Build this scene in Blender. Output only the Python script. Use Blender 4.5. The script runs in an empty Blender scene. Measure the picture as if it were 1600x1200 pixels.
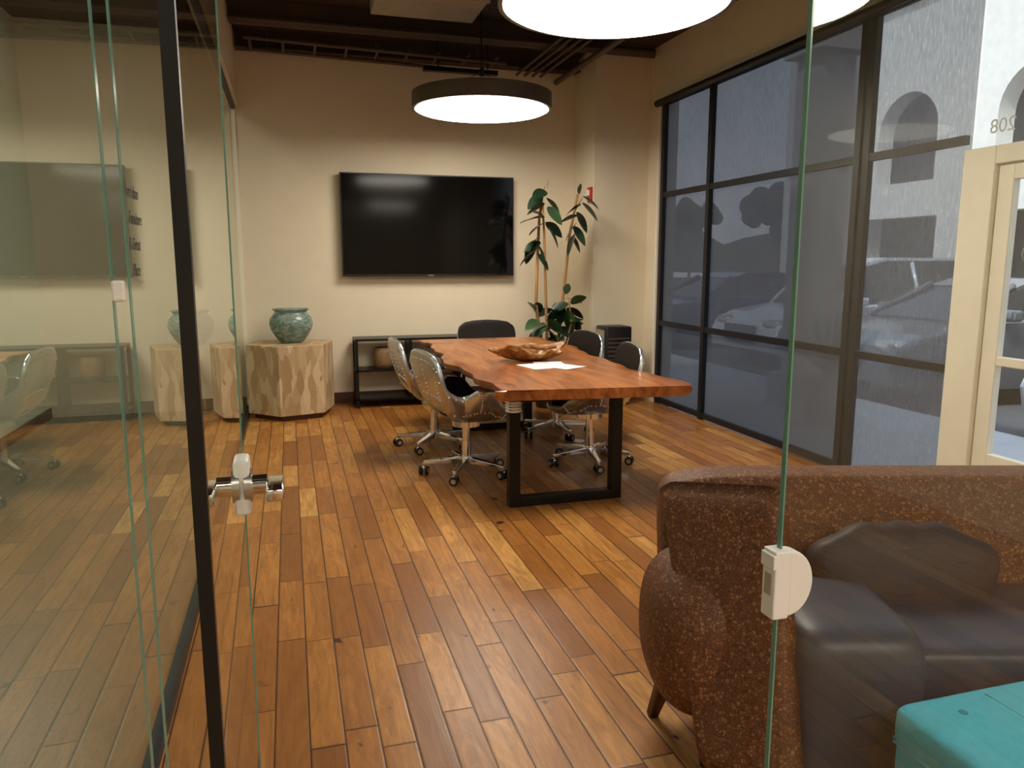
import bpy, bmesh, math, random
from mathutils import Vector, Matrix
random.seed(4)
sc=bpy.context.scene
COL=bpy.context.collection
H=1.5; TH=math.radians(16.3); PH=math.radians(9.1); FPX=1180

# ---------------------------------------------------------------- materials
def srgb(r,g,b):
    f=lambda c:(c/255/12.92 if c/255<=0.04045 else ((c/255+0.055)/1.055)**2.4)
    return (f(r),f(g),f(b),1)
class NT:
    def __init__(s,name):
        s.m=bpy.data.materials.new(name); s.m.use_nodes=True
        s.t=s.m.node_tree; s.t.nodes.clear()
        s.out=s.t.nodes.new('ShaderNodeOutputMaterial')
    def n(s,typ,**kw):
        nd=s.t.nodes.new(typ)
        for k,v in kw.items(): nd.inputs[k].default_value=v
        return nd
    def l(s,a,b): s.t.links.new(a,b)
    def put(s,v,sock):
        if isinstance(v,(int,float,tuple,list)): sock.default_value=v
        else: s.l(v,sock)
    def math(s,op,a,b=0.0,c=None):
        nd=s.t.nodes.new('ShaderNodeMath'); nd.operation=op
        s.put(a,nd.inputs[0]); s.put(b,nd.inputs[1])
        if c is not None: s.put(c,nd.inputs[2])
        return nd.outputs[0]
    def noise(s,vec,scale=5,detail=4,rough=.5,dist=0):
        nd=s.n('ShaderNodeTexNoise',Scale=scale,Detail=detail,Roughness=rough,Distortion=dist)
        if vec is not None: s.l(vec,nd.inputs['Vector'])
        return nd
    def ramp(s,fac,stops):
        nd=s.t.nodes.new('ShaderNodeValToRGB'); e=nd.color_ramp.elements
        e[0].position,e[0].color=stops[0]; e[1].position,e[1].color=stops[-1]
        for p,c in stops[1:-1]:
            x=e.new(p); x.color=c
        s.put(fac,nd.inputs[0]); return nd.outputs[0]
    def mix(s,f,a,b,blend='MIX'):
        nd=s.t.nodes.new('ShaderNodeMix'); nd.data_type='RGBA'; nd.blend_type=blend
        s.put(f,nd.inputs[0]); s.put(a,nd.inputs[6]); s.put(b,nd.inputs[7]); return nd.outputs[2]
    def bsdf(s,col,rough=.5,metal=0,**kw):
        b=s.t.nodes.new('ShaderNodeBsdfPrincipled')
        s.put(col,b.inputs['Base Color']); s.put(rough,b.inputs['Roughness']); s.put(metal,b.inputs['Metallic'])
        for k,v in kw.items(): s.put(v,b.inputs[k.replace('_',' ')])
        s.l(b.outputs[0],s.out.inputs[0]); s.b=b; return b
    def bump(s,h,strength=.3,dist=.01):
        nd=s.n('ShaderNodeBump',Strength=strength,Distance=dist); s.l(h,nd.inputs['Height'])
        s.l(nd.outputs[0],s.b.inputs['Normal']); return nd
    def obj(s): return s.n('ShaderNodeTexCoord').outputs['Object']
    def mapping(s,vec,scale=(1,1,1),rot=(0,0,0)):
        nd=s.t.nodes.new('ShaderNodeMapping'); s.l(vec,nd.inputs[0])
        nd.inputs['Scale'].default_value=scale; nd.inputs['Rotation'].default_value=rot
        return nd.outputs[0]
def simple(name,c,rough=.5,metal=0,var=.12,nscale=6,bump=0,bscale=80,**kw):
    M=NT(name); o=M.obj(); nz=M.noise(o,nscale)
    d=tuple(x*(1-var) for x in c[:3])+(1,); u=tuple(min(1,x*(1+var)) for x in c[:3])+(1,)
    M.bsdf(M.ramp(nz.outputs[0],[(.3,d),(.7,u)]),rough,metal,**kw)
    if bump: M.bump(M.noise(o,bscale,3).outputs[0],bump,.004)
    return M.m
def emit(name,c,st):
    M=NT(name); e=M.t.nodes.new('ShaderNodeEmission'); e.inputs[0].default_value=c; e.inputs[1].default_value=st
    M.l(e.outputs[0],M.out.inputs[0]); return M.m

m_wall=simple('wall_paint_cream',srgb(228,215,190),.75,var=.02,bump=.08,bscale=60)
m_wall2=simple('wall_paint_corridor',srgb(214,218,198),.75,var=.02)
m_carpet=simple('corridor_carpet',srgb(132,132,112),.95,var=.1,nscale=60,bump=.3,bscale=200)
m_ceil=simple('ceiling_dark_paint',srgb(66,50,41),.8,var=.15,nscale=2)
m_duct=simple('duct_paint',srgb(84,68,56),.6,var=.1)
m_ductl=simple('duct_galvanized',srgb(160,152,138),.5,var=.1)
m_black=simple('black_metal',srgb(24,22,22),.35,.4)
m_blackp=simple('black_plastic',srgb(18,18,19),.4)
m_bronze=simple('dark_bronze_frame',srgb(30,31,36),.45,.2)
m_chrome=simple('chrome',(.85,.85,.86,1),.12,1,var=.03)
m_alu=simple('riveted_aluminium',srgb(212,214,216),.26,.9,var=.14,nscale=4)
m_satin=simple('satin_nickel',srgb(205,200,190),.3,.9,var=.03)
m_leather=simple('dark_brown_leather',srgb(26,19,17),.55,var=.2,bump=.2,bscale=50,Specular_IOR_Level=.22)
m_white=simple('white_plastic',srgb(240,238,232),.4,var=.02)
m_paper=simple('paper',srgb(240,236,230),.7,var=.03)
m_base=simple('baseboard_dark_wood',srgb(84,46,26),.45,var=.2)
m_red=simple('red_plastic',srgb(180,30,25),.4)
m_creamf=simple('cream_door_frame',srgb(240,232,212),.5,var=.03)
m_stucco=simple('exterior_stucco',srgb(225,220,210),.9,var=.05,bump=.2,bscale=20)
m_dstucco=simple('exterior_dark_grey',srgb(110,112,118),.9)  # plain darker grey for the wall behind the arches
m_asph=simple('asphalt',srgb(95,97,100),.9,var=.15)
m_conc=simple('concrete_walk',srgb(205,203,198),.85,var=.06)
m_hill=simple('hillside',srgb(70,78,62),1,var=.3,nscale=.3)
m_tv=simple('tv_screen',srgb(9,8,8),.10,var=.02,Specular_IOR_Level=.2)
m_leaf=simple('rubber_leaf',srgb(26,46,30),.28,var=.35,nscale=9)
m_leaf2=simple('rubber_leaf_light',srgb(50,76,46),.35,var=.25,nscale=9)
m_stem=simple('stem_tan',srgb(160,118,70),.7,var=.15)
m_soil=simple('soil',srgb(50,36,26),1)
m_navy=simple('navy_leather',srgb(50,62,78),.45,var=.10,bump=.12,bscale=120)
m_pillow=simple('charcoal_pillow',srgb(38,37,44),.6,var=.15,bump=.3,bscale=90)
m_teal=simple('teal_fabric',srgb(66,182,206),.8,var=.06,nscale=40,bump=.25,bscale=350)
m_lampbody=simple('lamp_drum_metal',srgb(92,84,70),.4,.3,var=.05)
m_lamp=emit('lamp_diffuser',(1,.91,.76,1),12)
m_fillcor=emit('corridor_fill_light',(1,.96,.86,1),4.5)  # glow for the added corridor panels
m_tire=simple('tire',srgb(22,22,22),.8)
m_carglass=simple('car_glass',srgb(22,28,34),.08,var=.02)
m_basket=simple('wicker',srgb(130,100,66),.8,var=.3,nscale=60)

def glassmat(name,tint,base=.07,gain=.9,pw=4.5):
    M=NT(name)
    lw=M.n('ShaderNodeLayerWeight',Blend=.5)
    p=M.math('POWER',lw.outputs['Facing'],pw)
    f=M.math('ADD',M.math('MULTIPLY',p,gain),base)
    tr=M.t.nodes.new('ShaderNodeBsdfTransparent'); tr.inputs[0].default_value=tint
    gl=M.t.nodes.new('ShaderNodeBsdfGlossy'); gl.inputs['Roughness'].default_value=.0
    gl.inputs[0].default_value=(.96,1,.97,1)
    mx=M.t.nodes.new('ShaderNodeMixShader'); M.l(f,mx.inputs[0]); M.l(tr.outputs[0],mx.inputs[1]); M.l(gl.outputs[0],mx.inputs[2])
    M.l(mx.outputs[0],M.out.inputs[0]); return M.m
m_glass=glassmat('clear_glass',(.94,.97,.95,1),.06,.9,3.6)
m_glass2=glassmat('partition_glass',(.92,.96,.93,1),.09,.88,2.6)
m_wglass=glassmat('window_glass',(.92,.95,.97,1),.003,.2)
m_gedge=simple('glass_edge_green',srgb(104,152,136),.15,var=.1)

def shade(name,openf,col,trc):
    M=NT(name); o=M.obj()
    wv=M.noise(M.mapping(o,(1,160,14)),1,3,.6)
    blotch=M.noise(o,1.2,2)
    f=M.math('ADD',M.math('MULTIPLY',wv.outputs[0],openf*1.8),-openf*.9+openf)
    f=M.math('ADD',f,M.math('MULTIPLY',M.math('SUBTRACT',blotch.outputs[0],.5),.04))
    f=M.math('MAXIMUM',f,0.0)
    tr=M.t.nodes.new('ShaderNodeBsdfTransparent')
    d=M.t.nodes.new('ShaderNodeBsdfDiffuse'); d.inputs[0].default_value=col
    tl=M.t.nodes.new('ShaderNodeBsdfTranslucent'); tl.inputs[0].default_value=trc
    ad=M.t.nodes.new('ShaderNodeAddShader'); M.l(d.outputs[0],ad.inputs[0]); M.l(tl.outputs[0],ad.inputs[1])
    mx=M.t.nodes.new('ShaderNodeMixShader'); M.l(f,mx.inputs[0]); M.l(ad.outputs[0],mx.inputs[1]); M.l(tr.outputs[0],mx.inputs[2])
    M.l(mx.outputs[0],M.out.inputs[0]); return M.m
m_shade=shade('solar_shade_fabric',.065,(.06,.06,.066,1),(.055,.055,.06,1))
m_shade2=shade('solar_shade_fabric_open',.30,(.07,.072,.08,1),(.10,.105,.12,1))

def floormat():
    M=NT('hardwood_planks'); g=M.n('ShaderNodeNewGeometry'); sp=M.n('ShaderNodeSeparateXYZ'); M.l(g.outputs['Position'],sp.inputs[0])
    x,y=sp.outputs[0],sp.outputs[1]; W=.108; L=.74
    xr=M.math('DIVIDE',x,W); row=M.math('FLOOR',xr)
    wn=M.t.nodes.new('ShaderNodeTexWhiteNoise'); wn.noise_dimensions='1D'; M.l(row,wn.inputs['W'])
    yy=M.math('ADD',M.math('DIVIDE',y,L),M.math('MULTIPLY',wn.outputs[0],7.0))
    yy=M.math('ADD',yy,M.math('MULTIPLY',M.math('SINE',M.math('ADD',M.math('MULTIPLY',yy,2.3),row)),.17))
    pl=M.math('FLOOR',yy)
    cb=M.n('ShaderNodeCombineXYZ'); M.l(row,cb.inputs[0]); M.l(pl,cb.inputs[1])
    w2=M.t.nodes.new('ShaderNodeTexWhiteNoise'); w2.noise_dimensions='2D'; M.l(cb.outputs[0],w2.inputs[0])
    idv=w2.outputs[0]
    fx=M.math('FRACT',xr); fy=M.math('FRACT',yy)
    ex=M.math('MULTIPLY',M.math('MINIMUM',fx,M.math('SUBTRACT',1.0,fx)),W)
    ey=M.math('MULTIPLY',M.math('MINIMUM',fy,M.math('SUBTRACT',1.0,fy)),L)
    e=M.math('MINIMUM',ex,ey)
    gap=M.math('LESS_THAN',e,.0018)
    edge=M.math('SUBTRACT',1.0,M.math('MINIMUM',M.math('DIVIDE',e,.007),1.0))
    gc=M.n('ShaderNodeCombineXYZ'); M.l(M.math('ADD',x,M.math('MULTIPLY',idv,37.0)),gc.inputs[0]); M.l(M.math('ADD',y,M.math('MULTIPLY',idv,91.0)),gc.inputs[1])
    M.l(M.math('MULTIPLY',idv,13.0),gc.inputs[2])
    fine=M.noise(M.mapping(gc.outputs[0],(90,3.5,1)),1,5,.65)
    broad=M.noise(M.mapping(gc.outputs[0],(13,2.2,1)),1,5,.7,2.0)
    kn=M.noise(M.mapping(gc.outputs[0],(13,7,1)),1,2,.5,.6)
    base=M.ramp(idv,[(0,srgb(140,88,40)),(.2,srgb(164,106,50)),(.55,srgb(186,125,60)),(.85,srgb(202,142,72)),(1,srgb(218,163,92))])
    c=M.mix(M.math('MULTIPLY',M.ramp(broad.outputs[0],[(.38,(0,0,0,1)),(.64,(1,1,1,1))]),.60),base,srgb(124,74,32))
    c=M.mix(M.math('MULTIPLY',M.ramp(fine.outputs[0],[(.42,(0,0,0,1)),(.75,(1,1,1,1))]),.35),c,srgb(100,58,25))
    c=M.mix(M.ramp(kn.outputs[0],[(.70,(0,0,0,1)),(.77,(1,1,1,1))]),c,srgb(62,32,14))
    c=M.mix(M.math('MULTIPLY',edge,.45),c,srgb(66,36,14))
    c=M.mix(gap,c,srgb(32,16,8))
    rg=M.math('ADD',M.math('MULTIPLY',fine.outputs[0],.15),.27)
    M.bsdf(c,rg,Specular_IOR_Level=.38)
    hh=M.math('SUBTRACT',M.math('MULTIPLY',broad.outputs[0],.6),M.math('MULTIPLY',edge,.5))
    M.bump(hh,.3,.004)
    return M.m
m_floor=floormat()

def tablemat():
    M=NT('live_edge_wood'); o=M.obj()
    br=M.noise(M.mapping(o,(7,1.1,3)),1,5,.6,1.8); fi=M.noise(M.mapping(o,(80,4,20)),1,4,.6)
    kn=M.noise(M.mapping(o,(5,3,2)),1,2,.5,1.2)
    c=M.ramp(br.outputs[0],[(.25,srgb(96,48,22)),(.42,srgb(148,82,38)),(.58,srgb(182,108,54)),(.8,srgb(208,140,80))])
    c=M.mix(M.math('MULTIPLY',fi.outputs[0],.35),c,srgb(92,46,20))
    c=M.mix(M.ramp(kn.outputs[0],[(.66,(0,0,0,1)),(.74,(1,1,1,1))]),c,srgb(50,22,8))
    M.bsdf(c,.3,Coat_Weight=.25,Coat_Roughness=.18,Specular_IOR_Level=.35); M.bump(fi.outputs[0],.05,.003); return M.m
m_table=tablemat()
def burl():
    M=NT('pedestal_parquet'); o=M.obj()
    r=M.mapping(o,(16,16,5),(0.5,.6,.3))
    v=M.t.nodes.new('ShaderNodeTexVoronoi'); v.distance='CHEBYCHEV'; v.inputs['Scale'].default_value=1; v.inputs['Randomness'].default_value=.6; M.l(r,v.inputs['Vector'])
    gr=M.noise(M.mapping(o,(60,60,9),(0,.7,0)),1,4,.6)
    sep=M.n('ShaderNodeSeparateColor'); M.l(v.outputs['Color'],sep.inputs[0])
    c=M.ramp(sep.outputs[0],[(0,srgb(172,140,100)),(.5,srgb(206,178,138)),(1,srgb(230,206,170))])
    c=M.mix(M.math('MULTIPLY',gr.outputs[0],.5),c,srgb(146,112,74)); M.bsdf(c,.5); return M.m
m_burl=burl()
def vasem():
    M=NT('vase_glaze'); o=M.obj(); n=M.noise(M.mapping(o,(6,6,14)),1,6,.6,2.5)
    c=M.ramp(n.outputs[0],[(.3,srgb(68,92,86)),(.48,srgb(112,136,128)),(.6,srgb(150,164,152)),(.75,srgb(122,110,92))]); M.bsdf(c,.25); return M.m
m_vase=vasem()
def croc():
    M=NT('croc_embossed_brown'); o=M.obj()
    nz=M.noise(o,6,3)
    mx=M.mix(.02,o,nz.outputs['Color'])
    v=M.t.nodes.new('ShaderNodeTexVoronoi'); v.feature='DISTANCE_TO_EDGE'; v.inputs['Scale'].default_value=100; M.l(mx,v.inputs['Vector'])
    v2=M.t.nodes.new('ShaderNodeTexVoronoi'); v2.inputs['Scale'].default_value=100; M.l(mx,v2.inputs['Vector'])
    sep=M.n('ShaderNodeSeparateColor'); M.l(v2.outputs['Color'],sep.inputs[0])
    cell=M.ramp(sep.outputs[0],[(0,srgb(108,68,44)),(.6,srgb(124,80,52)),(1,srgb(158,110,74))])
    c=M.mix(M.ramp(v.outputs[0],[(.02,(1,1,1,1)),(.14,(0,0,0,1))]),cell,srgb(84,50,32))
    M.bsdf(c,.6,Specular_IOR_Level=.3); M.bump(M.ramp(v.outputs[0],[(0,(0,0,0,1)),(.25,(1,1,1,1))]),.3,.0015); return M.m
m_croc=croc()
def bowlm():
    M=NT('root_wood'); o=M.obj(); n=M.noise(M.mapping(o,(8,16,16)),1,5,.6,2)
    M.bsdf(M.ramp(n.outputs[0],[(.3,srgb(84,50,24)),(.5,srgb(150,100,50)),(.7,srgb(204,152,86))]),.4); return M.m
m_bowl=bowlm()

# ---------------------------------------------------------------- geometry helpers
def link(o,parent=None):
    COL.objects.link(o)
    if parent: o.parent=parent
    return o
def grp(name,loc=(0,0,0),rz=0,parent=None):
    e=bpy.data.objects.new(name,None); e.empty_display_size=.1; COL.objects.link(e); e.location=loc; e.rotation_euler=(0,0,rz); e.parent=parent; return e
def mk(name,vs,fs,mat,parent=None,smooth=False,loc=None,rot=None):
    me=bpy.data.meshes.new(name); me.from_pydata([tuple(v) for v in vs],[],fs); me.update()
    for m in (mat if isinstance(mat,(list,tuple)) else [mat]): me.materials.append(m)
    if smooth:
        for p in me.polygons: p.use_smooth=True
    o=bpy.data.objects.new(name,me); link(o,parent)
    if loc: o.location=loc
    if rot: o.rotation_euler=rot
    return o
def fixn(o):
    bm=bmesh.new(); bm.from_mesh(o.data); bmesh.ops.recalc_face_normals(bm,faces=bm.faces); bm.to_mesh(o.data); bm.free(); return o
def box(name,lo,hi,mat,parent=None,bev=0,seg=2,rot=None):
    c=[(lo[i]+hi[i])/2 for i in range(3)]; h=[abs(hi[i]-lo[i])/2 for i in range(3)]
    vs=[(sx*h[0],sy*h[1],sz*h[2]) for sx in(-1,1) for sy in(-1,1) for sz in(-1,1)]
    fs=[(0,1,3,2),(4,6,7,5),(0,4,5,1),(2,3,7,6),(0,2,6,4),(1,5,7,3)]
    o=mk(name,vs,fs,mat,parent,loc=c,rot=rot)
    if bev:
        b=o.modifiers.new('b','BEVEL'); b.width=bev; b.segments=seg
        if seg>2:
            for p in o.data.polygons: p.use_smooth=True
    return o
def lathe(name,prof,mat,parent=None,n=40,loc=None,rot=None,smooth=True):
    vs=[];fs=[]
    for r,z in prof:
        for i in range(n):
            a=2*math.pi*i/n; vs.append((r*math.cos(a),r*math.sin(a),z))
    for j in range(len(prof)-1):
        for i in range(n):
            fs.append((j*n+i,j*n+(i+1)%n,(j+1)*n+(i+1)%n,(j+1)*n+i))
    if prof[0][0]>1e-6: fs.append(tuple(range(n))[::-1])
    if prof[-1][0]>1e-6: fs.append(tuple((len(prof)-1)*n+i for i in range(n)))
    return mk(name,vs,fs,mat,parent,smooth,loc,rot)
def cyl(name,r,p0,p1,mat,parent=None,n=20,r2=None,smooth=True):
    p0=Vector(p0);p1=Vector(p1);d=p1-p0;L=d.length
    o=lathe(name,[(r,0),(r if r2 is None else r2,L)],mat,parent,n)
    o.rotation_euler=d.to_track_quat('Z','Y').to_euler(); o.location=p0
    if smooth:
        m=o.modifiers.new('e','EDGE_SPLIT'); m.split_angle=math.radians(40)
    return o
def tube(name,pts,rads,mat,parent=None,n=10):
    vs=[];fs=[];pts=[Vector(p) for p in pts]
    for k,p in enumerate(pts):
        t=(pts[min(k+1,len(pts)-1)]-pts[max(k-1,0)]).normalized()
        a=t.cross(Vector((0,1,0.01))).normalized(); b=t.cross(a)
        r=rads[k] if isinstance(rads,(list,tuple)) else rads
        for i in range(n):
            an=2*math.pi*i/n; vs.append(p+a*r*math.cos(an)+b*r*math.sin(an))
    for k in range(len(pts)-1):
        for i in range(n): fs.append((k*n+i,k*n+(i+1)%n,(k+1)*n+(i+1)%n,(k+1)*n+i))
    fs.append(tuple(range(n))[::-1]); fs.append(tuple((len(pts)-1)*n+i for i in range(n)))
    return fixn(mk(name,vs,fs,mat,parent,True))
def superell(name,c,r,mat,parent,e1=.35,e2=.35,n=40,m=24,rot=None,fn=None):
    sp=lambda v,e: math.copysign(abs(v)**e,v)
    vs=[];fs=[]
    for j in range(m+1):
        th=-math.pi/2+math.pi*j/m
        for i in range(n):
            a=2*math.pi*i/n
            v=Vector((r[0]*sp(math.cos(th),e1)*sp(math.cos(a),e2),r[1]*sp(math.cos(th),e1)*sp(math.sin(a),e2),r[2]*sp(math.sin(th),e1)))
            if fn: v=fn(v)
            vs.append(v)
    for j in range(m):
        for i in range(n): fs.append((j*n+i,j*n+(i+1)%n,(j+1)*n+(i+1)%n,(j+1)*n+i))
    o=mk(name,vs,fs,mat,parent,True,c,rot)
    bm=bmesh.new(); bm.from_mesh(o.data); bmesh.ops.remove_doubles(bm,verts=bm.verts,dist=1e-5); bm.to_mesh(o.data); bm.free()
    return o
def joinmesh(name,items,mat,parent,smooth=True):
    vs=[];fs=[]
    for v,f in items:
        o=len(vs); vs+=v; fs+=[tuple(i+o for i in x) for x in f]
    return mk(name,vs,fs,mat,parent,smooth)
def ico(c,r,n=6,m=4,sq=1):
    vs=[];fs=[]
    for j in range(m+1):
        th=-math.pi/2+math.pi*j/m
        for i in range(n):
            a=2*math.pi*i/n; vs.append((c[0]+r*math.cos(th)*math.cos(a),c[1]+r*math.cos(th)*math.sin(a),c[2]+r*math.sin(th)*sq))
    for j in range(m):
        for i in range(n): fs.append((j*n+i,j*n+(i+1)%n,(j+1)*n+(i+1)%n,(j+1)*n+i))
    return vs,fs

# ---------------------------------------------------------------- room shell
XR=3.76; XG=-.46; YB=8.25; ZC=3.7; YF=1.0; XC=-2.3; YL=-4.2
box('floor',(XG,YL-.2,-.1),(XR+.1,YB+.2,0),m_floor)
box('floor_corridor',(XC-.2,YL-.2,-.1),(XG,YB+.2,0),m_carpet)
box('ceiling',(XC-.2,YL-.2,ZC),(XR+.3,YB+.2,ZC+.15),m_ceil)
box('wall_back',(XC-.2,YB,0),(XR+.3,YB+.15,ZC),m_wall)
box('wall_corridor',(XC-.15,YL,0),(XC,YB,ZC),m_wall2)
box('wall_lobby',(XC-.2,YL-.15,0),(XR+.3,YL,ZC),m_wall)
wr=grp('wall_right')
box('pier_back',(XR,7.37,0),(XR+.2,YB,ZC),m_wall,wr)
box('above_windows',(XR,3.62,3.16),(XR+.2,7.37,ZC),m_wall,wr)
box('above_door',(XR,2.3,3.16),(XR+.2,3.62,ZC),m_wall,wr)
box('pier_front',(XR,YL,0),(XR+.2,2.3,ZC),m_wall,wr)
box('wall_column',(3.14,7.64,0),(XR-.001,YB-.001,ZC),m_wall)
box('baseboard_back',(XG+.02,YB-.018,0),(3.14,YB,.12),m_base)
box('baseboard_column',(3.122,7.622,0),(XR,7.64,.12),m_base)
box('baseboard_corridor',(XC,YF,0),(XC+.015,YB-.02,.1),m_base)
box('wall_header',(XG,YF-.06,2.95),(XR,YF+.06,ZC),m_wall)

def window(name,y0,y1,z0,z1,rails,verts):
    g=grp(name)
    x0,x1=XR+.005,XR+.05
    for i,y in enumerate(verts): box('mullion_%d'%i,(x0,y-.028,z0),(x1,y+.028,z1),m_bronze,g)
    for i,z in enumerate(rails): box('rail_%d'%i,(x0+.005,y0,z-.026),(x1-.005,y1,z+.026),m_bronze,g)
    mk('pane',[(XR+.035,y0,z0),(XR+.035,y1,z0),(XR+.035,y1,z1),(XR+.035,y0,z1)],[(0,1,2,3)],m_wglass,g)
    return g
window('window_1',4.44,7.36,.0,3.16,[.04,.87,2.2,3.12],[7.33,6.41,4.475])
window('window_2',3.60,4.42,.0,3.16,[.04,.87,2.2,3.12],[4.39])
XS=XR+.065
s=grp('solar_shade')
mk('fabric',[(XS,4.42,.03),(XS,7.36,.03),(XS,7.36,3.14),(XS,4.42,3.14)],[(0,1,2,3)],m_shade,s)
box('hem_bar',(XS-.008,4.42,.02),(XS+.008,7.36,.05),m_blackp,s)
s=grp('solar_shade')
mk('fabric',[(XS,3.60,.03),(XS,4.41,.03),(XS,4.41,3.14),(XS,3.60,3.14)],[(0,1,2,3)],m_shade2,s)
box('hem_bar',(XS-.008,3.62,.02),(XS+.008,4.41,.05),m_blackp,s)
s=grp('shade_headrail'); cyl('tube',.035,(XR-.037,3.66,3.12),(XR-.037,7.40,3.12),m_blackp,s)
box('lit_reveal_line_1',(XR-.012,4.38,3.17),(XR,7.42,3.19),m_white)  # white strip stands in for the light line along the top reveal
box('lit_reveal_line_2',(XR-.012,7.375,.12),(XR,7.40,3.17),m_white)  # same light line, as a white strip down the side reveal
d=grp('door_1')
box('jamb_left',(XR,3.38,0),(XR+.12,3.59,2.14),m_creamf,d,.006)
box('jamb_right',(XR,2.30,0),(XR+.12,2.44,2.14),m_creamf,d,.006)
box('head',(XR,2.44,2.04),(XR+.12,3.38,2.14),m_creamf,d,.006)
box('stile_a',(XR+.03,3.28,0.01),(XR+.08,3.375,2.03),m_creamf,d,.005)
box('stile_b',(XR+.03,2.45,0.01),(XR+.08,2.55,2.03),m_creamf,d,.005)
box('rail_top',(XR+.03,2.55,1.95),(XR+.08,3.28,2.03),m_creamf,d,.005)
box('rail_mid',(XR+.03,2.55,.93),(XR+.08,3.28,.98),m_creamf,d,.005)
box('rail_bottom',(XR+.03,2.55,.01),(XR+.08,3.28,.42),m_creamf,d,.005)
mk('pane',[(XR+.055,2.55,.42),(XR+.055,3.28,.42),(XR+.055,3.28,1.95),(XR+.055,2.55,1.95)],[(0,1,2,3)],m_wglass,d)
w=grp('window_3')
mk('pane',[(XR+.07,2.30,2.14),(XR+.07,3.59,2.14),(XR+.07,3.59,3.16),(XR+.07,2.30,3.16)],[(0,1,2,3)],m_wglass,w)
box('frame_top',(XR+.02,2.3,3.09),(XR+.12,3.58,3.16),m_creamf,w)
def text(name,s,loc,rot,size,mat,parent=None,ext=.0005,shear=0):
    cu=bpy.data.curves.new(name,'FONT'); cu.body=s; cu.size=size; cu.extrude=ext; cu.shear=shear; cu.align_x='CENTER'
    cu.materials.append(mat); o=bpy.data.objects.new(name,cu); link(o,parent); o.location=loc; o.rotation_euler=rot; return o
HP=math.pi/2
m_grey=simple('vinyl_grey',srgb(150,150,150),.6)
m_frost=simple('vinyl_frost',srgb(225,225,225),.8)
text('street_number','208',(XR+.075,3.42,2.22),(HP,0,HP),.11,m_frost)
lg=grp('door_decal')
lathe('ring_outer',[(.055,0),(.055,.001),(.045,.001),(.045,0)],m_grey,lg,32,loc=(XR+.058,3.16,1.55),rot=(0,HP,0))
lathe('ring_inner',[(.028,0),(.028,.001),(.018,.001),(.018,0)],m_grey,lg,32,loc=(XR+.058,3.16,1.55),rot=(0,HP,0))
text('letters','Ini',(XR+.058,3.00,1.52),(HP,0,-HP),.09,m_grey,lg)

# ---------------------------------------------------------------- glass partitions
g=grp('glass_partition_left')
mk('pane',[(XG,YF,0.02),(XG,YB-.02,0.02),(XG,YB-.02,3.0),(XG,YF,3.0)],[(0,1,2,3)],m_glass2,g)
box('bottom_channel',(XG-.02,YF,0),(XG+.02,YB-.02,.035),m_bronze,g)
box('top_channel',(XG-.02,YF,3.0),(XG+.02,YB-.02,3.04),m_bronze,g)
box('corner_post',(XG-.02,YB-.02,0),(XG+.02,YB,3.0),m_creamf,g)
box('wall_transom',(XG-.05,YF,3.04),(XG+.05,YB,ZC),m_wall)
for i,(t,y,z,sz) in enumerate([('More than',2.62,1.70,.055),('Furniture',2.66,1.62,.055),('A Great',2.62,1.54,.055),('Place',2.62,1.46,.055)]):
    text('handwriting_%d'%i,t,(XG+.004,y,z),(HP,0,HP),sz,m_blackp,g,shear=.35)
g=grp('glass_sidelight')
mk('pane',[(-.183,YF,0.01),(-.127,YF,0.01),(-.127,YF,2.94),(-.183,YF,2.94)],[(0,1,2,3)],m_glass,g)
mk('pane_2',[(-.44,YF,0.01),(-.201,YF,0.01),(-.201,YF,2.94),(-.44,YF,2.94)],[(0,1,2,3)],m_glass,g)
box('edge_1',(-.1835,YF-.006,0),(-.1822,YF+.006,2.94),m_gedge,g)
box('edge_2',(-.2018,YF-.006,0),(-.2005,YF+.006,2.94),m_gedge,g)
box('black_seal',(-.130,YF-.008,0),(-.112,YF+.008,2.94),m_blackp,g)
box('glass_clip',(-.201,YF-.014,1.455),(-.186,YF-.006,1.480),m_white,g,.003)
g=grp('glass_door',(-.118,YF+.02,0),math.radians(.6))
mk('pane',[(0,0,.01),(0,.86,.01),(0,.86,2.9),(0,0,2.9)],[(0,1,2,3)],m_glass,g)
box('free_edge',(-.002,.8595,.01),(.002,.861,2.9),m_gedge,g)
hy=.80; hz=.985
cyl('rose_left',.040,(-.005,hy,hz),(-.026,hy,hz),m_satin,g,32)
cyl('rose_right',.040,(.005,hy,hz),(.022,hy,hz),m_satin,g,32)
box('latch_plate',(-.018,hy-.03,hz-.066),(.018,hy+.055,hz+.066),m_white,g,.010,3)
for sgn in(-1,1):
    cyl('spindle_%d'%(sgn+1),.024,(sgn*.014,hy,hz),(sgn*.056,hy,hz),m_chrome,g,24)
    box('lever_%d'%(sgn+1),(sgn*.074-.020,hy-.105,hz-.015),(sgn*.074+.020,hy+.018,hz+.015),m_chrome,g,.006,3)
g=grp('glass_sidelight')
XE=.745
mk('pane',[(XE,YF,0.01),(XR-.01,YF,0.01),(XR-.01,YF,2.94),(XE,YF,2.94)],[(0,1,2,3)],m_glass,g)
box('edge',(XE-.0015,YF-.005,0),(XE+.0015,YF+.005,2.94),m_gedge,g)
k=grp('strike_latch',(XE,YF,0.985),0,g)
vs=[];N=20
for s_ in(-1,1):
    for i in range(N+1):
        a=-HP+math.pi*i/N; vs.append((.012+.046*math.cos(a),s_*.014-.0,.056*math.sin(a)))
fs=[tuple(range(N+1)),tuple(range(N+1,2*N+2))[::-1]]+[(i,N+1+i,N+2+i,i+1) for i in range(N)]+[(N,2*N+1,N+1,0)]
o=fixn(mk('d_cover',vs,fs,m_white,k)); b=o.modifiers.new('b','BEVEL'); b.width=.004; b.segments=3
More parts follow.
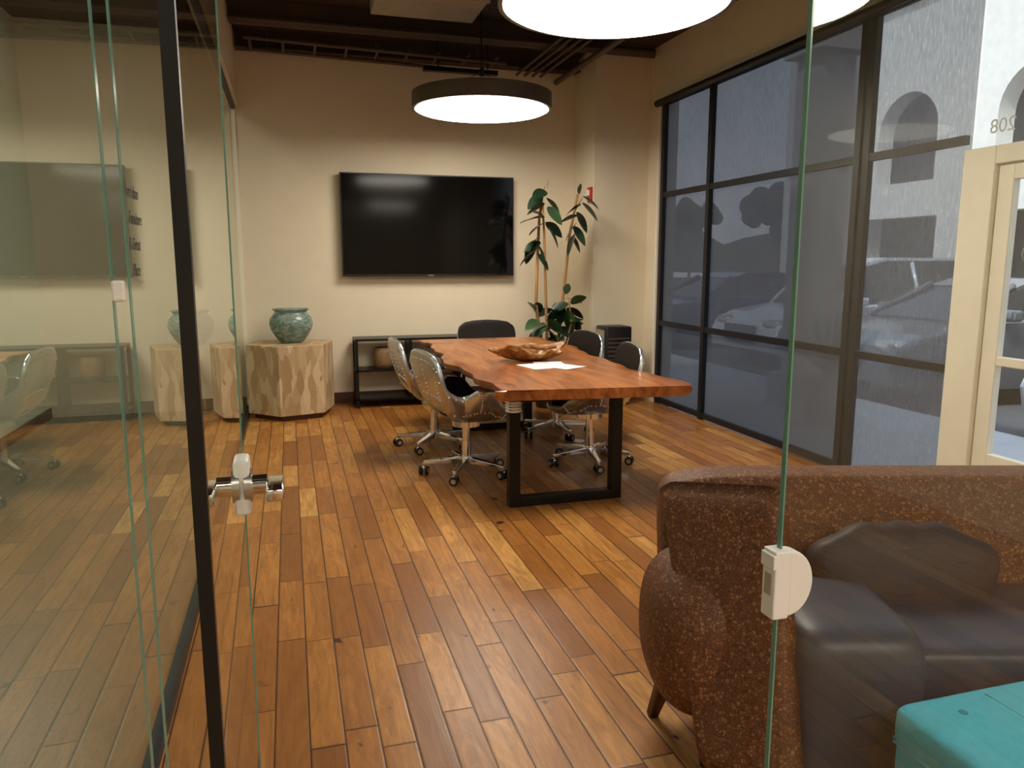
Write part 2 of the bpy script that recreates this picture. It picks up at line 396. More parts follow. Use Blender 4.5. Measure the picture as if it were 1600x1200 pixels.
box('keeper',(-.018,-.017,-.058),(.012,.017,.058),m_white,k,.003)
box('slot',(-.0195,-.008,-.018),(-.012,.008,.018),m_satin,k)
box('keeper_tab',(-.022,-.0175,.028),(-.010,.0175,.052),m_white,k,.002)

# ---------------------------------------------------------------- wall things
g=grp('wall_tv')
box('body',(.54,8.14,1.36),(2.40,8.20,2.42),m_blackp,g,.006)
box('screen',(.555,8.134,1.385),(2.385,8.1405,2.407),m_tv,g)
box('mount',(1.1,8.20,1.6),(1.85,8.25,2.1),m_black,g)
box('label_mark',(1.44,8.136,1.366),(1.50,8.1395,1.374),m_grey,g)
g=grp('fire_alarm')
box('plate',(3.115,7.68,2.14),(3.140,7.78,2.30),m_red,g,.006)
box('strobe',(3.095,7.70,2.21),(3.115,7.76,2.27),m_white,g,.006)
g=grp('light_switch')
box('plate',(XC,3.9,1.15),(XC+.008,4.02,1.33),m_white,g,.003)
box('rocker',(XC+.008,3.94,1.2),(XC+.014,3.98,1.28),m_creamf,g,.002)
d=grp('door_2')
box('jamb_a',(XC,4.7,0),(XC+.04,4.8,2.2),m_white,d,.005)
box('jamb_b',(XC,5.7,0),(XC+.04,5.8,2.2),m_white,d,.005)
box('head',(XC,4.7,2.2),(XC+.04,5.8,2.3),m_white,d,.005)
box('leaf',(XC+.001,4.8,0),(XC+.02,5.7,2.2),m_creamf,d,.004)
g=grp('wall_outlet')
box('plate',(.0,0,0),(.12,.008,.12),m_white,g,.003)
box('socket',(.04,-.004,.03),(.08,.002,.09),m_creamf,g,.002)
g.location=(3.40,7.63,.35)

# ---------------------------------------------------------------- ceiling services
g=grp('cable_tray')
for y in(7.55,7.95): cyl('rail_%d'%(y*100),.018,(-.3,y,3.50),(2.15,y,3.44),m_duct,g,8)
for i in range(9):
    x=-.25+i*.29; cyl('rung_%d'%i,.014,(x,7.55,3.50),(x,7.95,3.49),m_duct,g,8)
for x in(-.1,.9,1.9): cyl('hanger_%d'%(x*10),.006,(x,7.75,3.49),(x,7.75,ZC),m_duct,g,6)
for i,y in enumerate((7.15,8.05)):
    g=grp('ceiling_beam'); box('web',(XG+.06,y,ZC-.16),(XR-.65,y+.05,ZC),m_ceil,g); box('flange',(XG+.06,y-.05,ZC-.17),(XR-.65,y+.10,ZC-.15),m_ceil,g)
g=grp('ceiling_pipe'); cyl('run',.045,(XG+.06,7.45,3.62),(3.7,7.45,3.62),m_duct,g,16)
g=grp('ceiling_pipe'); cyl('run',.03,(2.9,2.0,3.45),(2.9,8.2,3.45),m_duct,g,16)
g=grp('air_duct'); box('run',(.70,5.2,3.42),(1.52,6.35,3.69),m_ductl,g,.01); box('seam',(.69,5.8,3.415),(1.53,5.83,3.69),m_ductl,g)
g=grp('ceiling_conduit')
for i in range(4): cyl('c%d'%i,.014,(2.45+.09*i,3,3.50),(2.45+.09*i,8.2,3.50),m_duct,g,8)
g=grp('ceiling_track'); box('bar',(1.35,7.68,3.36),(2.10,7.75,3.40),m_black,g); cyl('h1',.006,(1.5,7.71,3.40),(1.5,7.71,ZC),m_black,g,6); cyl('h2',.006,(2.0,7.71,3.40),(2.0,7.71,ZC),m_black,g,6)

# ---------------------------------------------------------------- pendants
def pendant(x,y,z=2.80):
    g=grp('pendant_lamp',(x,y,z))
    o=lathe('drum',[(.575,.0),(.60,.0),(.60,.13),(.585,.135),(0,.135)],m_lampbody,g,72)
    m=o.modifiers.new('e','EDGE_SPLIT'); m.split_angle=math.radians(40)
    bm=bmesh.new(); bm.from_mesh(o.data); bm.faces.ensure_lookup_table()
    big=[f for f in bm.faces if len(f.verts)>10]; bmesh.ops.delete(bm,geom=big,context='FACES'); bm.to_mesh(o.data); bm.free()
    lathe('diffuser',[(0,-.012),(.40,-.012),(.555,-.008),(.578,.004)],m_lamp,g,72)
    cyl('canopy',.07,(0,0,ZC-z-.03),(0,0,ZC-z),m_blackp,g,24)
    cyl('cord',.006,(0,0,.30),(0,0,ZC-z-.03),m_blackp,g,8)
    for i in range(3):
        a=2*math.pi*i/3+.4; cyl('wire_%d'%i,.0025,(0,0,.32),(.45*math.cos(a),.45*math.sin(a),.135),m_blackp,g,6)
    cyl('hub',.02,(0,0,.28),(0,0,.34),m_blackp,g,12)
pendant(1.66,6.6); pendant(1.66,3.8); pendant(2.33,-1.61)
for y in(1.6,4.2,6.4):  # unseen panels put in to light up the corridor wall
    g=grp('unseen_light_panel')
    box('frame',(-1.75,y,ZC-.06),(-1.05,y+.7,ZC),m_white,g); box('diffuser',(-1.70,y+.05,ZC-.07),(-1.10,y+.65,ZC-.058),m_fillcor,g)
m_filllob=emit('lobby_fill_light',(1,.94,.85,1),8)  # unseen lobby panel, added to brighten the foreground
g=grp('unseen_light_panel')
box('frame',(.3,-2.2,ZC-.06),(1.5,-1.0,ZC),m_white,g); box('diffuser',(.35,-2.15,ZC-.07),(1.45,-1.05,ZC-.058),m_filllob,g)

# ---------------------------------------------------------------- table
T=grp('conference_table')
def slab():
    n=60; y0,y1=4.02,7.10; L=[];Rr=[]
    for i in range(n+1):
        t=i/n; y=y0+(y1-y0)*t
        w1=.035*math.sin(t*9+.5)+.022*math.sin(t*23)+.012*math.sin(t*51+1)
        w2=.035*math.sin(t*8+2.0)+.02*math.sin(t*19+.6)+.012*math.sin(t*47)
        L.append((1.10+w1+.05*t,y)); Rr.append((2.27+w2+.09*t,y))
    L[0]=(1.09,4.10);Rr[0]=(2.28,3.96)
    Z=.78;vs=[];fs=[]
    for i in range(n+1):
        l=L[i];r=Rr[i]
        sec=[(l[0]+.05,l[1],Z-.062),(l[0]+.012,l[1],Z-.045),(l[0],l[1],Z-.022),(l[0]+.006,l[1],Z-.004),(l[0]+.02,l[1],Z)]
        for k in range(1,8):
            f=k/8; sec.append((l[0]+.02+(r[0]-l[0]-.04)*f,l[1]+(r[1]-l[1])*f,Z))
        sec+=[(r[0]-.02,r[1],Z),(r[0]-.006,r[1],Z-.004),(r[0],r[1],Z-.022),(r[0]-.012,r[1],Z-.045),(r[0]-.05,r[1],Z-.062)]
        vs+=sec
    m=len(sec)
    for i in range(n):
        for j in range(m-1): fs.append((i*m+j,i*m+j+1,(i+1)*m+j+1,(i+1)*m+j))
        fs.append((i*m+m-1,i*m,(i+1)*m,(i+1)*m+m-1))
    fs.append(tuple(range(m))); fs.append(tuple(n*m+j for j in range(m))[::-1])
    o=fixn(mk('live_edge_top',vs,fs,m_table,T,True)); e=o.modifiers.new('e','EDGE_SPLIT'); e.split_angle=math.radians(50)
slab()
for i,(y,xa,xb) in enumerate(((4.36,1.25,2.0),(6.55,1.36,2.10))):
    w=.07
    box('leg_%d_a'%i,(xa,y-.035,0),(xa+w,y+.035,.72),m_black,T,.003)
    box('leg_%d_b'%i,(xb-w,y-.035,0),(xb,y+.035,.72),m_black,T,.003)
    box('leg_%d_foot'%i,(xa+w,y-.035,0),(xb-w,y+.035,.06),m_black,T,.003)
    box('leg_%d_top'%i,(xa+w,y-.035,.66),(xb-w,y+.035,.718),m_black,T,.003)
for i in range(4): lathe('cable_tie_%d'%i,[(.046,0),(.053,.007),(.046,.014)],m_white,T,16,loc=(1.285,4.36,.60+i*.018))
def bowl():
    g=grp('root_wood_bowl',(1.72,5.36,.782),math.radians(8))
    n=56;m=12;vs=[];fs=[]
    def pt(a,s,inn):
        R=1+.10*math.sin(3*a+1)+.07*math.sin(7*a)+.04*math.sin(13*a+2)
        hz=.078+.026*math.sin(2*a+.5)+.018*math.sin(5*a+1)
        r=R*(.25+.75*s); z=hz*s**1.8
        tip=1+.30*max(0,-math.cos(a))**6
        return (.255*r*math.cos(a)*tip,.15*r*math.sin(a),z+(.014 if inn else 0))
    prof=[(s/m,False) for s in range(m+1)]+[(s/m,True) for s in range(m,-1,-1)]
    for s,inn in prof:
        for i in range(n): vs.append(pt(2*math.pi*i/n,s,inn))
    for j in range(len(prof)-1):
        for i in range(n): fs.append((j*n+i,j*n+(i+1)%n,(j+1)*n+(i+1)%n,(j+1)*n+i))
    fs.append(tuple(range(n))[::-1]); fs.append(tuple((len(prof)-1)*n+i for i in range(n)))
    fixn(mk('bowl',vs,fs,m_bowl,g,True))
    tube('root_arm',[(-.27,0,.05),(-.18,.03,.09),(-.02,.06,.10),(.11,.03,.08),(.20,-.02,.09)],[.012,.020,.018,.018,.01],m_bowl,g)
bowl()
g=grp('paper_sheets')
for i,(x,y,r) in enumerate(((1.66,5.02,.2),(1.77,5.08,-.15),(1.81,4.96,.5))):
    o=box('sheet_%d'%i,(x-.105,y-.14,.781+i*.0012),(x+.105,y+.14,.782+i*.0012),m_paper,g,rot=(0,0,r))

# ---------------------------------------------------------------- chairs
def swan(cx,cy,rz):
    g=grp('office_chair',(cx,cy,0),rz)
    key=[(0,.03),(30,.045),(55,.13),(75,.235),(95,.245),(112,.20),(122,.185),(130,.24),(139,.43),(150,.475),(165,.49),(180,.495)]
    def hh(d):
        d=abs(((d+180)%360)-180)
        for (a,x),(b,y) in zip(key,key[1:]):
            if a<=d<=b:
                t=(d-a)/(b-a); t=t*t*(3-2*t); return x+(y-x)*t
    def S(d,s):
        a=math.radians(d); h=hh(d); c=math.cos(a); sn=math.sin(a)
        rx=.28 if c>0 else .22; ry=.275
        r=min(1,1-(1-s)**2.4)
        z=h*s**1.9
        back=min(1,max(0,-c-.45)/.25); back=back*back*(3-2*back)
        x=rx*c*r; y=ry*sn*r
        k=(z/.47)
        x=x*(1-back)+(-rx*r*(.86+.14*abs(c)))*back
        x-=back*.08*k
        y*=1+back*.66*min(1,k*1.3)-back*.10*max(0,k-.75)*2
        arm=max(0,1-abs(abs(((d+180)%360)-180)-85)/45)
        y*=1+.18*arm*(z/.24)
        return Vector((x,y,.425+z))
    n=96;m=16;vs=[];fs=[]
    for j in range(1,m+1):
        for i in range(n): vs.append(S(i*360/n,j/m))
    vs.append(Vector((0,0,.425)))
    for j in range(m-1):
        for i in range(n): fs.append((j*n+i,j*n+(i+1)%n,(j+1)*n+(i+1)%n,(j+1)*n+i))
    for i in range(n): fs.append((len(vs)-1,i,(i+1)%n))
    o=mk('shell',vs,fs,[m_leather,m_alu],g,True)
    so=o.modifiers.new('s','SOLIDIFY'); so.thickness=.04; so.offset=-1; so.material_offset=1; so.material_offset_rim=1
    bm=bmesh.new(); bm.from_mesh(o.data); bm.normal_update()
    if sum(f.normal.z for f in bm.faces)<0: bmesh.ops.reverse_faces(bm,faces=bm.faces)
    bm.to_mesh(o.data); bm.free()
    sb=o.modifiers.new('sub','SUBSURF'); sb.levels=1; sb.render_levels=1
    riv=[]
    def outp(d,s):
        p=S(d,s); e=.01
        du=S(d+2,s)-S(d-2,s); dv=S(d,min(1,s+e))-S(d,s-e); nn=du.cross(dv).normalized()
        if nn.z>0: nn=-nn
        return p+nn*.041
    for i in range(80): riv.append(ico(outp(i*4.5,.93),.0065))
    for i in range(60): riv.append(ico(outp(i*6,.6),.0065))
    for dd in(180,146,214,90,270,40,320):
        for kx in range(9): riv.append(ico(outp(dd,.60+.04*kx),.0065))
    joinmesh('rivets',riv,m_chrome,g)
    superell('seat_cushion',(.02,0,.46),(.20,.21,.032),m_leather,g,.6,.8,32,12)
    cyl('swivel_plate',.10,(0,0,.355),(0,0,.392),m_chrome,g,24)
    cyl('column',.028,(0,0,.20),(0,0,.37),m_chrome,g,20)
    cyl('column_cover',.036,(0,0,.10),(0,0,.24),m_chrome,g,20,r2=.032)
    cyl('hub',.05,(0,0,.075),(0,0,.13),m_chrome,g,24)
    for i in range(5):
        a=2*math.pi*i/5+.3; ca,sa=math.cos(a),math.sin(a)
        def Q(r,t,z): return (r*ca-t*sa,r*sa+t*ca,z)
        vs=[Q(.03,-.026,.08),Q(.03,.026,.08),Q(.03,.026,.125),Q(.03,-.026,.125),Q(.31,-.015,.075),Q(.31,.015,.075),Q(.31,.015,.098),Q(.31,-.015,.098)]
        o=fixn(mk('arm_%d'%i,vs,[(0,1,2,3),(4,5,6,7),(0,1,5,4),(1,2,6,5),(2,3,7,6),(3,0,4,7)],m_chrome,g)); b=o.modifiers.new('b','BEVEL'); b.width=.005; b.segments=2
        ex,ey=.305*ca,.305*sa
        cyl('stem_%d'%i,.009,(ex,ey,.05),(ex,ey,.085),m_chrome,g,10)
        wa=random.random()*6.28; wx,wy=math.cos(wa),math.sin(wa)
        for s_ in(-1,1):
            c0=Vector((ex+wx*.012*s_,ey+wy*.012*s_,.031)); c1=Vector((ex+wx*.032*s_,ey+wy*.032*s_,.031))
            cyl('wheel_%d_%d'%(i,s_+1),.031,c0,c1,m_blackp,g,20)
            cyl('wheelhub_%d_%d'%(i,s_+1),.018,c1,c1+Vector((wx,wy,0))*.002*s_,m_chrome,g,16)
        cyl('axle_%d'%i,.007,(ex-wx*.02,ey-wy*.02,.031),(ex+wx*.02,ey+wy*.02,.031),m_chrome,g,10)
        superell('hood_%d'%i,(ex,ey,.05),(.02,.02,.016),m_chrome,g,1,1,12,8)
R_=math.radians
swan(1.17,5.17,R_(8)); swan(1.10,6.05,R_(2)); swan(2.13,5.20,R_(172)); swan(2.21,6.20,R_(186)); swan(1.96,7.40,R_(-92))

# ---------------------------------------------------------------- pedestal + vase
g=grp('hexagonal_pedestal',(-.02,7.80,0))
def hexprism(name,R,z0,z1,mat):
    vs=[]
    for z in(z0,z1):
        for i in range(6):
            a=R_(-105)+i*math.pi/3; vs.append((R*math.cos(a),R*math.sin(a),z))
    fs=[tuple(range(6))[::-1],tuple(range(6,12))]+[(i,(i+1)%6,6+(i+1)%6,6+i) for i in range(6)]
    o=mk(name,vs,fs,mat,g); b=o.modifiers.new('b','BEVEL'); b.width=.004; return o
hexprism('body',.43,.05,.72,m_burl); hexprism('plinth',.37,0,.05,m_base)
g=grp('ceramic_vase',(0.0,7.80,.722))
lathe('vase',[(0,0),(.10,0),(.115,.01),(.155,.06),(.195,.13),(.21,.19),(.20,.24),(.165,.285),(.15,.30),(.165,.32),(.18,.33),(.172,.333),(.15,.318),(.135,.30),(.15,.28),(.185,.235),(.195,.19),(.18,.13),(.13,.06),(0,.03)],m_vase,g,56)

# ---------------------------------------------------------------- console
g=grp('console_table')
x0,x1,y0,y1,Z=.62,1.78,7.88,8.20,.70
for i,(x,y) in enumerate(((x0,y0),(x1-.03,y0),(x0,y1-.03),(x1-.03,y1-.03))): box('leg_%d'%i,(x,y,0),(x+.03,y+.03,Z),m_black,g)
box('top',(x0,y0,Z),(x1,y1,Z+.025),m_black,g,.003)
box('shelf_mid',(x0,y0,.38),(x1,y1,.40),m_black,g); box('shelf_low',(x0,y0,.08),(x1,y1,.10),m_black,g)
box('divider',(1.18,y0,.1),(1.21,y1,Z),m_black,g)
b=grp('woven_basket',(.93,8.03,.40))
lathe('basket',[(0,0),(.09,0),(.11,.05),(.115,.15),(.10,.22),(.09,.22),(.10,.15),(.09,.03),(0,.02)],m_basket,b,24)
g=grp('air_purifier')
box('body',(3.16,7.30,.02),(3.46,7.58,.84),m_blackp,g,.02,3)
box('base',(3.18,7.32,0),(3.44,7.56,.02),m_blackp,g)
box('side_panel',(3.155,7.34,.12),(3.161,7.54,.80),m_satin,g,.002)
for i in range(10): box('vent_%d'%i,(3.19,7.294,.30+i*.045),(3.43,7.301,.315+i*.045),m_duct,g)

# ---------------------------------------------------------------- rubber plant
g=grp('potted_rubber_plant')
def W(u,v,y=7.5): return Vector((2.53+(u-850)*.0067, y, 2.27-(v-290)*.0066))
lathe('pot',[(0,0),(.15,0),(.19,.32),(.205,.36),(.20,.38),(.18,.37),(.17,.34),(0,.34)],m_duct,g,36,loc=(2.60,7.45,0))
lathe('soil',[(0,.345),(.172,.345)],m_soil,g,24,loc=(2.60,7.45,0))
def stem(us,rad):
    pts=[Vector((2.60+us[0],7.45,.33))]+[W(u,v,y) for u,v,y in us[1:]]
    tube('stem',pts,[rad*(1-.4*i/len(pts)) for i in range(len(pts))],m_stem,g)
stem([-.06,(836,470,7.45),(838,400,7.45),(843,340,7.5),(850,290,7.5)],.019)
stem([-.02,(850,480,7.4),(848,420,7.4),(846,360,7.4),(846,320,7.45)],.016)
stem([.05,(880,490,7.5),(886,430,7.5),(896,360,7.55),(908,300,7.55)],.019)
stem([.08,(892,500,7.4),(888,470,7.4),(885,455,7.4)],.01)
def leaf(base,dirv,L,wd):
    dirv=dirv.normalized(); side=dirv.cross(Vector((0,0,1)))
    if side.length<.1: side=Vector((1,0,0))
    side.normalize(); ang=random.uniform(-.9,.9); up=side.cross(dirv).normalized()
    side=(side*math.cos(ang)+up*math.sin(ang)).normalized(); up=side.cross(dirv).normalized()
    n=8;vs=[];fs=[]
    for i in range(n+1):
        t=i/n; w=wd*math.sin(math.pi*min(1,t*.93+.04))**.75*(1-.25*t)
        if i==n: w=.002
        c=base+dirv*(L*t)-Vector((0,0,1))*(.18*L*t*t)
        vs+=[c-side*w+up*.18*w,c,c+side*w+up*.18*w]
    for i in range(n):
        a=i*3; fs+=[(a,a+1,a+4,a+3),(a+1,a+2,a+5,a+4)]
    return vs,fs
A=[];B=[]
def add(u,v,du,dv,L=.2,y=7.45):
    L*=1.15
    (A if random.random()<.8 else B).append(leaf(W(u,v,y),Vector((du,random.uniform(-.5,.2),-dv)),L,L*.33))
for u,v,du,dv,L in [(850,295,.1,-1,.10),(850,300,-.9,.1,.18),(846,305,-.8,.5,.18),(852,308,.7,.6,.17),(848,318,-1,.35,.19),(852,322,.8,.9,.18),(846,335,-.7,-.3,.17),(846,338,-1,.05,.26),(848,345,-.8,.4,.20),(852,345,.9,.6,.18),(852,352,.5,1,.18),(840,365,-.5,.6,.18),(842,375,-.8,.3,.17),(838,372,-.5,1.0,.20),(838,380,.4,1,.18),(836,388,-.9,.7,.18),(836,392,.5,.8,.16),
 (908,300,-.1,-1,.12),(908,305,.8,.5,.17),(907,308,-.6,.8,.18),(906,315,.9,.9,.19),(905,318,-.9,.4,.17),(904,328,.6,1,.18),(900,335,-1,.2,.19),(900,345,-.7,.8,.18),(898,350,.6,.8,.18),(896,362,-.5,1,.19),(895,365,.5,1,.15),
 (885,455,.1,-1,.12),(885,462,.8,.1,.17),(886,470,-.8,.2,.17),(888,478,1,.4,.18),(888,485,-.7,.6,.18),(890,490,.9,.8,.18),(884,480,.3,1,.2),(890,470,.6,-.5,.17),
 (835,480,-.5,-.6,.16),(838,490,.6,-.4,.18),(836,495,-.9,.3,.17),(850,495,.5,.3,.2),(850,500,-.6,.5,.2),(848,505,.8,.8,.2),(860,500,.2,-1,.18),(862,508,-.9,.1,.2),(868,512,.9,.1,.2),(870,520,-.5,.6,.2),(880,510,.6,.5,.2),(880,520,-.3,1,.2),(858,515,.3,1,.2),(845,512,-.8,.8,.2),(872,500,.2,-.8,.2),(892,505,.7,-.2,.16),(856,490,.8,-.5,.18),(843,486,-.3,-1,.16),(875,492,-.6,-.6,.18),(884,500,.9,-.3,.18),(866,494,.1,-1,.18),(854,508,-.9,.9,.2),(890,515,.8,.6,.2)]:
    add(u,v,du,dv,L,random.uniform(7.38,7.5))
joinmesh('leaves_dark',A,m_leaf,g); joinmesh('leaves_light',B,m_leaf2,g)

# ---------------------------------------------------------------- sofa
S=grp('two_tone_sofa',(0,0,0),-TH)
superell('outer_body_left',(.60,2.20,.385),(.195,.26,.235),m_croc,S,.75,.75)
def leanb(v): return Vector((v.x,v.y+.10*(v.z/.35),v.z))
superell('back',(1.42,2.42,.48),(.92,.085,.32),m_croc,S,.2,.2,48,24,fn=leanb)
def panel():
    a=[(.47,2.33,.815),(.755,2.00,.895),(.755,1.74,.10),(.53,1.93,.10)]
    nrm=Vector((-.62,-.75,.15)).normalized()
    n=20;m=24;vs=[];fs=[]
    for k in(0,1):
        for j in range(m+1):
            t=j/m
            for i in range(n+1):
                s=i/n
                p=(Vector(a[0])*(1-s)+Vector(a[1])*s)*(1-t)+(Vector(a[3])*(1-s)+Vector(a[2])*s)*t
                d=min(s,1-s)*2; e=min(t,1-t)*2
                th=.045*min(1,(d*5))**.5*min(1,(e*8))**.5
                bow=.015*math.sin(math.pi*s)*math.sin(math.pi*min(1,t*1.2))
                if t<.1 : p=p+Vector((0,0,-.03*max(0,1-d*3.5)**2*(1-t*10)))
                vs.append(p+nrm*((th+bow) if k==0 else -(th)))
    q=(n+1)*(m+1)
    for j in range(m):
        for i in range(n):
            x=j*(n+1)+i
            fs.append((x,x+1,x+n+2,x+n+1)); fs.append((q+x,q+x+n+1,q+x+n+2,q+x+1))
    for i in range(n): fs.append((i+1,i,q+i,q+i+1)); z=m*(n+1)+i; fs.append((z,z+1,q+z+1,q+z))
    for j in range(m): x=j*(n+1); fs.append((x,x+n+1,q+x+n+1,q+x)); x+=n; fs.append((x+n+1,x,q+x,q+x+n+1))
    fixn(mk('wing_left',vs,fs,m_croc,S,True))
panel()
superell('arm_left',(.92,2.03,.32),(.18,.23,.235),m_navy,S,.35,.35)
superell('seat_base',(1.42,2.12,.24),(.72,.24,.12),m_navy,S,.2,.2)
superell('seat_cushion',(1.45,2.10,.40),(.60,.24,.085),m_navy,S,.3,.25,48,20)
superell('outer_body_right',(2.24,2.20,.39),(.17,.28,.24),m_croc,S,.75,.75)
superell('arm_right',(2.14,2.06,.38),(.13,.24,.22),m_navy,S,.5,.5)
def scal(v): 
    a=math.atan2(v.z,v.x); return Vector((v.x*(1+.04*math.sin(a*9)),v.y,v.z*(1+.05*math.sin(a*9))))
superell('back_pillow',(1.22,2.24,.55),(.29,.07,.15),m_pillow,S,.8,.55,66,20,rot=(R_(-18),0,0),fn=scal)
for i,(x,y) in enumerate(((.50,2.30),(.66,1.98),(2.2,2.3),(2.2,1.95))):
    cyl('leg_%d'%i,.020,(x-.03 if i<2 else x+.03,y+.03,0),(x+.02,y,.20),m_base,S,4,r2=.035,smooth=False)

# ---------------------------------------------------------------- ottoman
g=grp('teal_ottoman',(1.385,1.03,0))
OW=.48; OD=.35
box('body',(0,0,.05),(OW,OD,.36),m_teal,g,.03,5)
superell('top_cushion',(OW/2,OD/2,.375),(OW/2+.004,OD/2+.004,.062),m_teal,g,.35,.12,64,20)
tube('piping',[(-.002,.01,.335),(-.002,OD-.01,.335)],.004,m_teal,g,8); tube('piping_2',[(.01,OD+.002,.335),(OW-.01,OD+.002,.335)],.004,m_teal,g,8)
m_seam=simple('teal_seam',srgb(40,140,158),.85)
box('seam_x',(OW/2-.001,.04,.433),(OW/2+.001,OD-.04,.4375),m_seam,g)
for i in range(2):
    for j in range(2): superell('button_%d_%d'%(i,j),(OW*(.25+.5*i),OD*(.25+.5*j),.436),(.011,.011,.005),m_seam,g,1,1,16,8)
for i,(x,y) in enumerate(((.05,.05),(OW-.05,.05),(.05,OD-.05),(OW-.05,OD-.05))): cyl('foot_%d'%i,.02,(x,y,0),(x,y,.06),m_base,g,10)

# ---------------------------------------------------------------- exterior
box('ground_exterior',(XR+.1,-40,-.25),(90,80,-.15),m_asph)
box('sidewalk',(XR+.12,-20,-.15),(6.2,40,-.03),m_conc)
def facade():
    cu=bpy.data.curves.new('office_building','CURVE'); cu.dimensions='2D'; cu.fill_mode='BOTH'; cu.extrude=.25
    def sp(pts):
        s=cu.splines.new('POLY'); s.points.add(len(pts)-1); s.use_cyclic_u=True
        for p,(x,y) in zip(s.points,pts): p.co=(x,y,0,1)
    sp([(-30,-.2),(22,-.2),(22,8.2),(-30,8.2)])
    for cy in(-9,-5.3,-1.6,2.1,5.8,9.5,13.2,16.9):
        sp([(cy-1.0,3.6),(cy+1.0,3.6)]+[(cy+1.0*math.cos(a),4.9+1.0*math.sin(a)) for a in [math.pi*i/16 for i in range(17)]])
        sp([(cy-1.2,.1),(cy+1.2,.1),(cy+1.2,2.7),(cy-1.2,2.7)])
    cu.materials.append(m_stucco)
    o=bpy.data.objects.new('facade',cu); return o
g=grp('office_building'); o=facade(); link(o,g); o.location=(16,0,0); o.rotation_euler=(HP,0,HP)
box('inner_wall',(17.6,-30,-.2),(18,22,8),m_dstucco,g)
box('balcony_slab',(16.2,-30,3.0),(17.6,22,3.2),m_stucco,g)
box('cornice',(15.6,-30,8.1),(16.4,22,8.5),m_stucco,g)
g=grp('exterior_column'); box('shaft',(5.2,6.75,-.05),(5.6,7.15,3.6),m_stucco,g); box('capital',(5.1,6.65,3.6),(5.7,7.25,3.9),m_stucco,g); box('base',(5.1,6.65,-.04),(5.7,7.25,.3),m_stucco,g)
vs=[];fs=[];n=40
for i in range(n+1):
    y=-60+i*6; hz=9+3.5*math.sin(i*.35)+1.5*math.sin(i*.9)
    vs+=[(70,y,-.2),(78,y,hz*.8),(88,y,hz)]
for i in range(n): a=i*3; fs+=[(a,a+1,a+4,a+3),(a+1,a+2,a+5,a+4)]
mk('hillside',vs,fs,m_hill,None,True)
def tree(x,y,h=4.5):
    g=grp('tree',(x,y,-.15)); cyl('trunk',.12,(0,0,0),(0,0,h*.5),m_stem,g,10,r2=.08)
    its=[]
    for i in range(26): its.append(ico((random.gauss(0,.75),random.gauss(0,.75),h*.68+random.gauss(0,.5)),random.uniform(.35,.6),10,7))
    joinmesh('crown',its,m_hill,g)
for p in((24,34,6),(30,40,7),(22,27,5),(27,48,7)): tree(*p)
g=grp('yucca_plant',(5.0,6.1,-.03)); its=[]
for i in range(36):
    a=random.random()*6.28; e=random.uniform(.3,1.4); L=.7; d=Vector((math.cos(a)*math.cos(e),math.sin(a)*math.cos(e),math.sin(e))); sd=d.cross(Vector((0,0,1))).normalized()*.018; b=Vector((0,0,.45))
    its.append(([b-sd,b+sd,b+d*L*.6+sd*.8,b+d*L,b+d*L*.6-sd*.8],[(0,1,2,3,4)]))
joinmesh('blades',its,m_leaf2,g,False); cyl('pot',.2,(0,0,0),(0,0,.45),m_stucco,g,20,r2=.26)

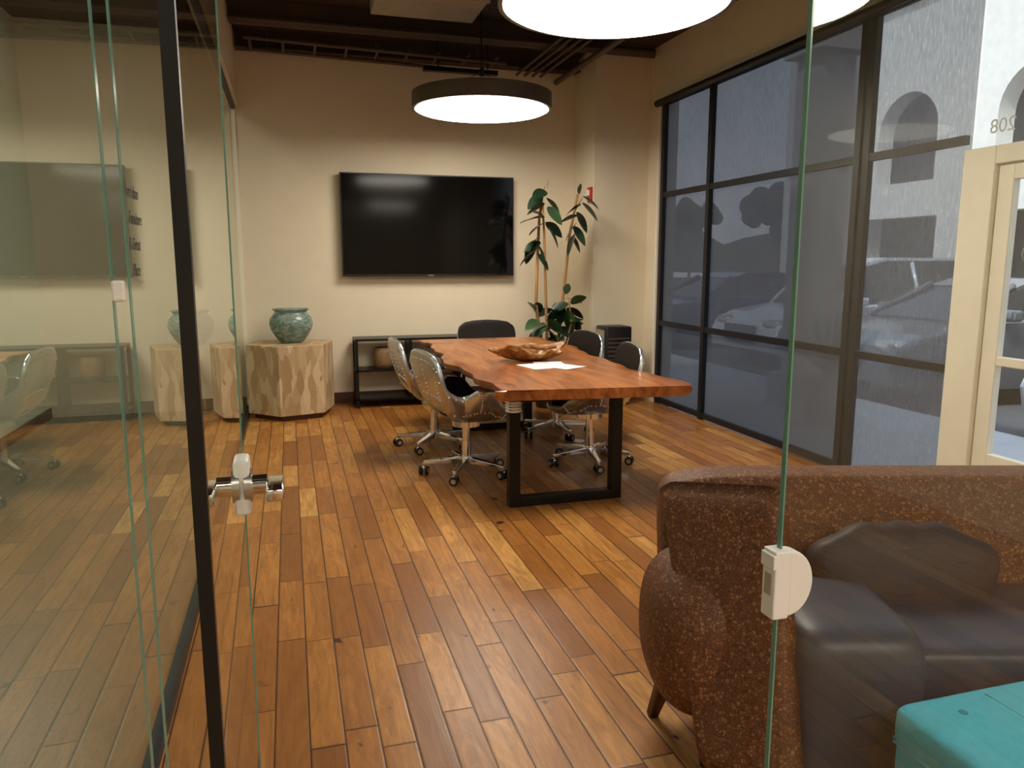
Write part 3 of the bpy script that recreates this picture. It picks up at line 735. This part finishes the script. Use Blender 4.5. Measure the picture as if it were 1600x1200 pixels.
def car(cx,cy,rz,col,name,suv=False):
    mp=simple(name+'_paint',col,.25,.3,var=.03,Coat_Weight=.6)
    g=grp(name,(cx,cy,-.15),rz)
    hr=1.72 if suv else 1.45
    low=[(-2.3,.35),(-2.32,.65),(-2.2,.9),(-1.4,1.0),(.0,1.02),(1.0,1.0),(1.9,.86),(2.2,.72),(2.3,.5),(2.25,.3),(1.85,.28)]
    def arch(c): return [(c+.38*math.cos(a),.32+.38*math.sin(a)) for a in [math.pi*i/8 for i in range(9)]]
    under=[(1.85,.25)]+arch(1.42)+[(.9,.22),(-.9,.22)]+arch(-1.38)+[(-2.0,.28)]
    prof=low[:-1]+under
    vs=[];nn=len(prof)
    for yy in(-.9,-.86,.86,.9):
        ins=.03 if abs(yy)>.88 else 0
        for x,z in prof: vs.append((x*(1-ins*.3),yy,z if z<.6 else z-ins))
    fs=[tuple(range(nn))[::-1],tuple(3*nn+i for i in range(nn))]
    for k in range(3):
        for i in range(nn): fs.append((k*nn+i,k*nn+(i+1)%nn,(k+1)*nn+(i+1)%nn,(k+1)*nn+i))
    fixn(mk('body',vs,fs,mp,g))
    if suv: cb=[(-2.1,.95),(-1.95,hr-.06),(-1.6,hr),(.1,hr),(.55,hr-.1),(1.15,.98)]
    else: cb=[(-1.75,.95),(-1.15,hr-.08),(-.7,hr),(.1,hr),(.45,hr-.1),(1.2,.98)]
    vs=[];nn=len(cb)
    for sd in(-1,1):
        for x,z in cb: vs.append((x,sd*(.82-.22*(z-.95)/(hr-.95)),z))
    fs=[tuple(range(nn))[::-1],tuple(nn+i for i in range(nn))]+[(i,i+1,nn+i+1,nn+i) for i in range(nn-1)]
    fixn(mk('glasshouse',vs,fs,m_carglass,g))
    rf=[(x,z) for x,z in cb[1:-1]]
    vs=[(x,sd*(.82-.22*(z-.95)/(hr-.95)+.012),z+.015) for sd in(-1,1) for x,z in rf]; q=len(rf)
    mk('roof',vs,[(i,i+1,q+i+1,q+i) for i in range(q-1)],mp,g).modifiers.new('s','SOLIDIFY').thickness=.05
    for sd in(-1,1):
        for xb,xt in((cb[0][0],cb[1][0]),(-.45,-.40),(cb[-1][0],cb[-2][0])):
            tube('pillar',[(xb,sd*.825,.97),(xt,sd*.615,hr-.06)],.035,mp,g,6)
        box('mirror_%d'%(sd+1),(.75,sd*.98-.09,1.0),(.9,sd*.98+.09,1.13),mp,g,.03)
        for i,x in enumerate((1.42,-1.38)):
            cyl('tire_%d_%d'%(i,sd+1),.33,(x,sd*.66,.33),(x,sd*.90,.33),m_tire,g,28)
            cyl('rim_%d_%d'%(i,sd+1),.21,(x,sd*.89,.33),(x,sd*.912,.33),m_satin,g,20)
        superell('headlight_%d'%(sd+1),(2.12,sd*.66,.72),(.12,.2,.08),m_satin,g,.7,.7,16,8)
    box('grille',(2.26,-.4,.42),(2.33,.4,.68),m_blackp,g,.01)
car(8.6,7.5,R_(178),srgb(100,104,110),'parked_sedan')
car(8.9,4.6,R_(182),srgb(215,218,222),'parked_suv',True)
car(9.2,10.6,R_(180),srgb(225,228,232),'parked_suv',True)
car(8.8,13.8,R_(180),srgb(60,80,120),'parked_sedan')

# ---------------------------------------------------------------- light
wd=bpy.data.worlds.new('sky'); sc.world=wd; wd.use_nodes=True
t=wd.node_tree; bg=t.nodes['Background']
tc=t.nodes.new('ShaderNodeTexCoord'); sx=t.nodes.new('ShaderNodeSeparateXYZ'); rp=t.nodes.new('ShaderNodeValToRGB')
t.links.new(tc.outputs['Generated'],sx.inputs[0]); t.links.new(sx.outputs[2],rp.inputs[0]); t.links.new(rp.outputs[0],bg.inputs[0])
rp.color_ramp.elements[0].color=(.82,.87,.95,1); rp.color_ramp.elements[1].color=(.42,.57,.85,1); bg.inputs[1].default_value=1.0
sl=bpy.data.lights.new('sun','SUN'); sl.energy=1.6; sl.angle=.05; sl.color=(1,.96,.9)
so=bpy.data.objects.new('sun',sl); COL.objects.link(so); so.rotation_euler=Vector((.55,.35,-.75)).to_track_quat('-Z','Y').to_euler()

# ---------------------------------------------------------------- camera
cam=bpy.data.cameras.new('camera'); co=bpy.data.objects.new('camera',cam); COL.objects.link(co)
cam.sensor_width=36; cam.lens=FPX/1600*36; cam.clip_start=.05; cam.clip_end=300
co.location=(0,0,H); co.rotation_euler=(math.radians(90)-PH,0,-TH); sc.camera=co
sc.view_settings.view_transform='Standard'
sc.view_settings.exposure=.78
